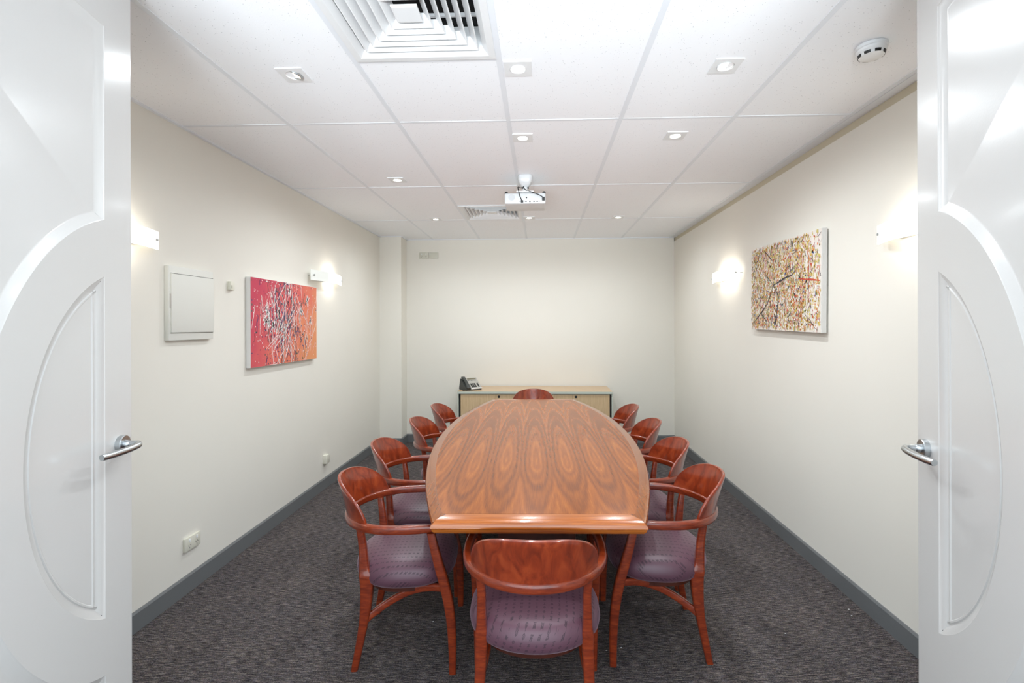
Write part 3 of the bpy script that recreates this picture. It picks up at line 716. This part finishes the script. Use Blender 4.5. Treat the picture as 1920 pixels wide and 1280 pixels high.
# ------------------------------------------------------------------ boardroom table
TZ = .742; TCX, TCY = -.036, 3.350; HL = 1.530
def hwid(y): s_ = abs(y)/HL; return .408+.242*(1-s_**2.05)
root = thing('conference_table', 'long boat-shaped timber boardroom table in the middle of the room', 'table', (TCX, TCY, 0), R(1.1))
def outline(off, offy=None, n_=40):
    offy = off if offy is None else offy
    L_ = HL-offy; pts = []
    for i in range(n_+1): y = -L_+2*L_*i/n_; pts.append((hwid(y*HL/ HL)-off, y))
    for i in range(n_+1): y = L_-2*L_*i/n_; pts.append((-(hwid(y)-off), y))
    return pts
def side_strip(sg):
    bm = bmesh.new(); rings = []; n_ = 44
    prof = [(.052, .0), (.010, .0), (.003, -.003), (.0, -.010), (.001, -.018), (.006, -.024), (.009, -.034), (.020, -.046), (.052, -.048)]
    for i in range(n_+1):
        y = -HL+2*HL*i/n_
        ring = []
        for o_, z in prof:
            # mitre at the ends: pull inner points back along y
            k = 1-(.085*o_/.052)/HL; yy_ = y*k; ring.append(Vector((sg*(hwid(y)-o_), yy_, TZ+z)))
        rings.append(ring)
    loft(bm, rings); return bm
for sg in (-1, 1): obj('side_edging', side_strip(sg), M['edge_side'], root, smooth=40)
for sg in (-1, 1):
    bm = bmesh.new(); w0 = hwid(HL); rings = []
    prof = [(.085, 0), (.030, 0), (.018, -.002), (.008, -.009), (.0, -.020), (.0, -.026), (.006, -.030), (.008, -.038), (.020, -.050), (.085, -.050)]
    for k in (-1, 1):
        rings.append([Vector((k*(w0+.006-min(o_, .085)*.052/.085), sg*(HL+.004-o_), TZ+z+.0008)) for o_, z in prof])
    loft(bm, rings); obj('end_edging', bm, M['edge'], root, smooth=40)
bm = bmesh.new(); pts = outline(.0505, .084)
t1 = [Vector((x, y, TZ+.0004)) for x, y in pts]; t0 = [Vector((x, y, TZ-.040)) for x, y in pts]
loft(bm, [t0, t1]); obj('tabletop', bm, M['veneer'], root)
for y in (-.86, .86):
    bm = B((.40, .07, TZ-.052), .006, (0, y, .010+(TZ-.052)/2-.005)); ped = obj('pedestal', bm, M['base_wood'], root)
bm = B((.05, 1.66, .30), .004, (0, 0, .50)); obj('spine_panel', bm, M['base_wood'], root)

# ------------------------------------------------------------------ chairs
def make_chair():
    root = thing('armchair', 'x', 'chair', (0, 0, 0))
    # arm rail: one bent bow
    a_, b_, zr = .256, .258, .6215
    path = [(.252, .168, zr+.002), (.259, .10, zr+.001), (.261, .04, zr)]
    for k in range(0, 25):
        ph = R(90-180*k/24) ; path.append((a_*math.sin(ph)*1.008, -.004-b_*math.cos(ph), zr-.002*math.cos(ph)))
    path += [(-x, y, z) for x, y, z in path[2::-1]]
    rings = []
    P3 = [Vector(p) for p in path]
    for i, p in enumerate(P3):
        tg = P3[min(i+1, len(P3)-1)]-P3[max(i-1, 0)]; tg.z = 0; tg.normalize(); out = Vector((tg.y, -tg.x, 0))
        if out.dot(Vector((p.x, p.y-.05, 0))) < 0: out = -out
        wd, ht = (.030, .036)
        e = min(i, len(P3)-1-i)
        if e == 0: wd, ht = .026, .030
        rings.append([p+out*u+Vector((0, 0, v)) for u, v in rrect(wd, ht, .011, 4)])
    bm = bmesh.new(); loft(bm, rings); obj('arm_rail', bm, M['cherry'], root, smooth=50)
    # curved back shell
    bm = bmesh.new(); rings = []; NT_ = 48; phe = R(60)
    for i in range(NT_+1):
        t_ = -1+2*i/NT_; t_ = max(-.9995, min(.9995, t_)); ph = t_*phe
        hgt = .150*(1-abs(t_)**2.6)**.62+.006
        n_ = Vector((math.sin(ph), -math.cos(ph), 0)); base_ = Vector((a_*math.sin(ph), -.004-b_*math.cos(ph), .634))
        lean = .26; T2 = .0075; ring = []
        for k in range(9): q = k/8; ring.append(base_+n_*(lean*hgt*(q**1.25)+T2)+Vector((0, 0, hgt*q)))
        for a in (60, 0-0, -60)[:0]: pass
        topc = base_+n_*(lean*hgt)+Vector((0, 0, hgt))
        for an in (45, 90, 135): ring.append(topc+n_*(T2*1.25*math.cos(R(an)))+Vector((0, 0, T2*1.1*math.sin(R(an)))))
        for k in range(8, -1, -1): q = k/8; ring.append(base_+n_*(lean*hgt*(q**1.25)-T2)+Vector((0, 0, hgt*q)))
        ring = [Vector((base_.x+(v.x-base_.x)*(.55 if abs(v.x) > abs(base_.x) else 1), v.y, v.z)) for v in ring]; rings.append(ring)
    loft(bm, rings); obj('backrest', bm, M['cherry_shell'], root, smooth=50)
    # legs
    def leg(sec, sg):
        rings = []
        for x, y, z, wx, wy in cr(sec, 5): rings.append([Vector((sg*x+u, y+v, z)) for u, v in rrect(wx, wy, .009, 3)])
        bm = bmesh.new(); loft(bm, rings); return bm
    rear = [(.205, -.186, .0, .030, .030), (.200, -.166, .10, .034, .034), (.195, -.148, .20, .037, .040), (.191, -.138, .29, .040, .050), (.188, -.136, .365, .043, .056),
            (.188, -.138, .40, .044, .060), (.187, -.146, .430, .036, .044), (.187, -.150, .48, .032, .038), (.186, -.156, .54, .030, .034), (.190, -.166, .606, .029, .030)]
    front = [(.250, .240, .0, .032, .030), (.250, .240, .10, .035, .034), (.251, .236, .20, .037, .038), (.252, .226, .29, .038, .042), (.254, .208, .38, .038, .044),
             (.256, .186, .46, .036, .042), (.257, .165, .54, .033, .038), (.256, .150, .606, .030, .034)]
    for sg in (-1, 1):
        lf = obj('leg', leg(rear, sg), M['cherry'], root, smooth=40)
        lf = obj('leg', leg(front, sg), M['cherry'], root, smooth=40)
        # arched side stretcher from low on the rear leg up to the front leg
        pts = []
        for q in [i/14 for i in range(15)]:
            y = -.145+(.375)*q; z = .205+.150*math.sin(q*math.pi/2)**.9; x = .196+.052*q-.045*math.sin(q*math.pi)
            pts.append(Vector((sg*x, y, z)))
        rings = []
        for i, p in enumerate(pts):
            tg = (pts[min(i+1, 14)]-pts[max(i-1, 0)]).normalized(); sd = Vector((1, 0, 0)); nn = tg.cross(sd).normalized()
            rings.append([p+sd*u+nn*v for u, v in rrect(.022, .030, .006, 3)])
        bm = bmesh.new(); loft(bm, rings); obj('stretcher', bm, M['cherry'], root, smooth=40)
    # seat
    def plan(k, dx, n_=56):
        out = []
        for i in range(n_):
            a = 2*math.pi*i/n_; c_, s_ = math.cos(a), math.sin(a)
            ex = 2.7 if s_ > 0 else 2.15
            x = (.250-dx)*math.copysign(abs(c_)**(2/ex), c_); y = (.232-dx)*math.copysign(abs(s_)**(2/ex), s_)
            out.append((x*k, .012+y*k))
        return out
    rings = []
    for k, dx, z in ((.30, .03, .352), (1, .040, .354), (1, .018, .360), (1, .004, .375), (1, 0, .395), (1, .004, .418), (1, .014, .438), (1, .032, .452), (.82, .032, .464), (.62, .032, .470), (.40, .032, .473), (.18, .032, .474)):
        rings.append([Vector((x, y, z)) for x, y in plan(k, dx)])
    bm = bmesh.new(); loft(bm, rings); obj('seat', bm, M['fabric'], root, smooth='all')
    bm = bmesh.new(); loft(bm, [[Vector((x, y, z)) for x, y in plan(.86, .02)] for z in (.325, .353)]); obj('seat_frame', bm, M['base_wood'], root)
    return root
GRP = 'round-backed armchairs around the boardroom table'
base_chair = make_chair()
spots = [(-.023, 1.847, 0, 'cherry armchair with purple seat at the near end of the table, back to camera'),
         (-.642, 2.273, -84.5, 'nearest cherry armchair on the left side of the table'),
         (-.706, 2.875, -89, 'second armchair from the camera on the left side of table'),
         (-.668, 3.572, -89, 'third armchair from the camera on the left side of table'),
         (-.650, 4.192, -90, 'farthest armchair on the left side, nearest the sideboard phone'),
         (.567, 2.355, 87.6, 'nearest cherry armchair on the right side of the table'),
         (.581, 2.930, 91.5, 'second armchair from the camera on the right side of table'),
         (.574, 3.548, 90, 'third armchair from the camera on the right side of table'),
         (.544, 4.192, 91, 'farthest armchair on the right side of table, nearest back wall'),
         (-.072, 4.93, 180, 'armchair at the far end of the table, only its crest visible')]
for i, (x, y, a, lb) in enumerate(spots):
    if i == 0:
        base_chair.location = (x, y, 0); base_chair.rotation_euler = (0, 0, R(a)); base_chair['label'] = lb; base_chair['group'] = GRP
    else: dup(base_chair, (x, y, 0), R(a), lb, GRP)

# ------------------------------------------------------------------ crumbs on the carpet
cl = ['white paper crumb on the carpet under the nearest left armchair', 'white crumb on carpet beside the near-end armchair, left of a pair',
      'white crumb on carpet beside the near-end armchair, right of a pair', 'upper of two white crumbs on carpet by the right skirting',
      'lower of two white crumbs on carpet by the right skirting', 'lone white crumb on the open carpet at the right']
pos = [(-.542, 2.395), (.301, 2.208), (.372, 2.229), (1.611, 2.566), (1.591, 2.51), (1.18, 2.357)]
random.seed(2)
for (x, y), lb in zip(pos, cl):
    bm = bmesh.new(); vs = [bm.verts.new((.004*random.uniform(.6, 1.2)*math.cos(a*math.pi/3), .0022*math.sin(a*math.pi/3), z)) for z in (0, .0015) for a in range(6)]
    bm.faces.new(vs[:6]); bm.faces.new(vs[6:])
    for k in range(6): bm.faces.new((vs[k], vs[(k+1) % 6], vs[6+(k+1) % 6], vs[6+k]))
    o = obj('paper_crumb', bm, M['plastic_white'], loc=(x, y, 0)); tag(o, lb, 'crumb', 'paper crumbs on the carpet')
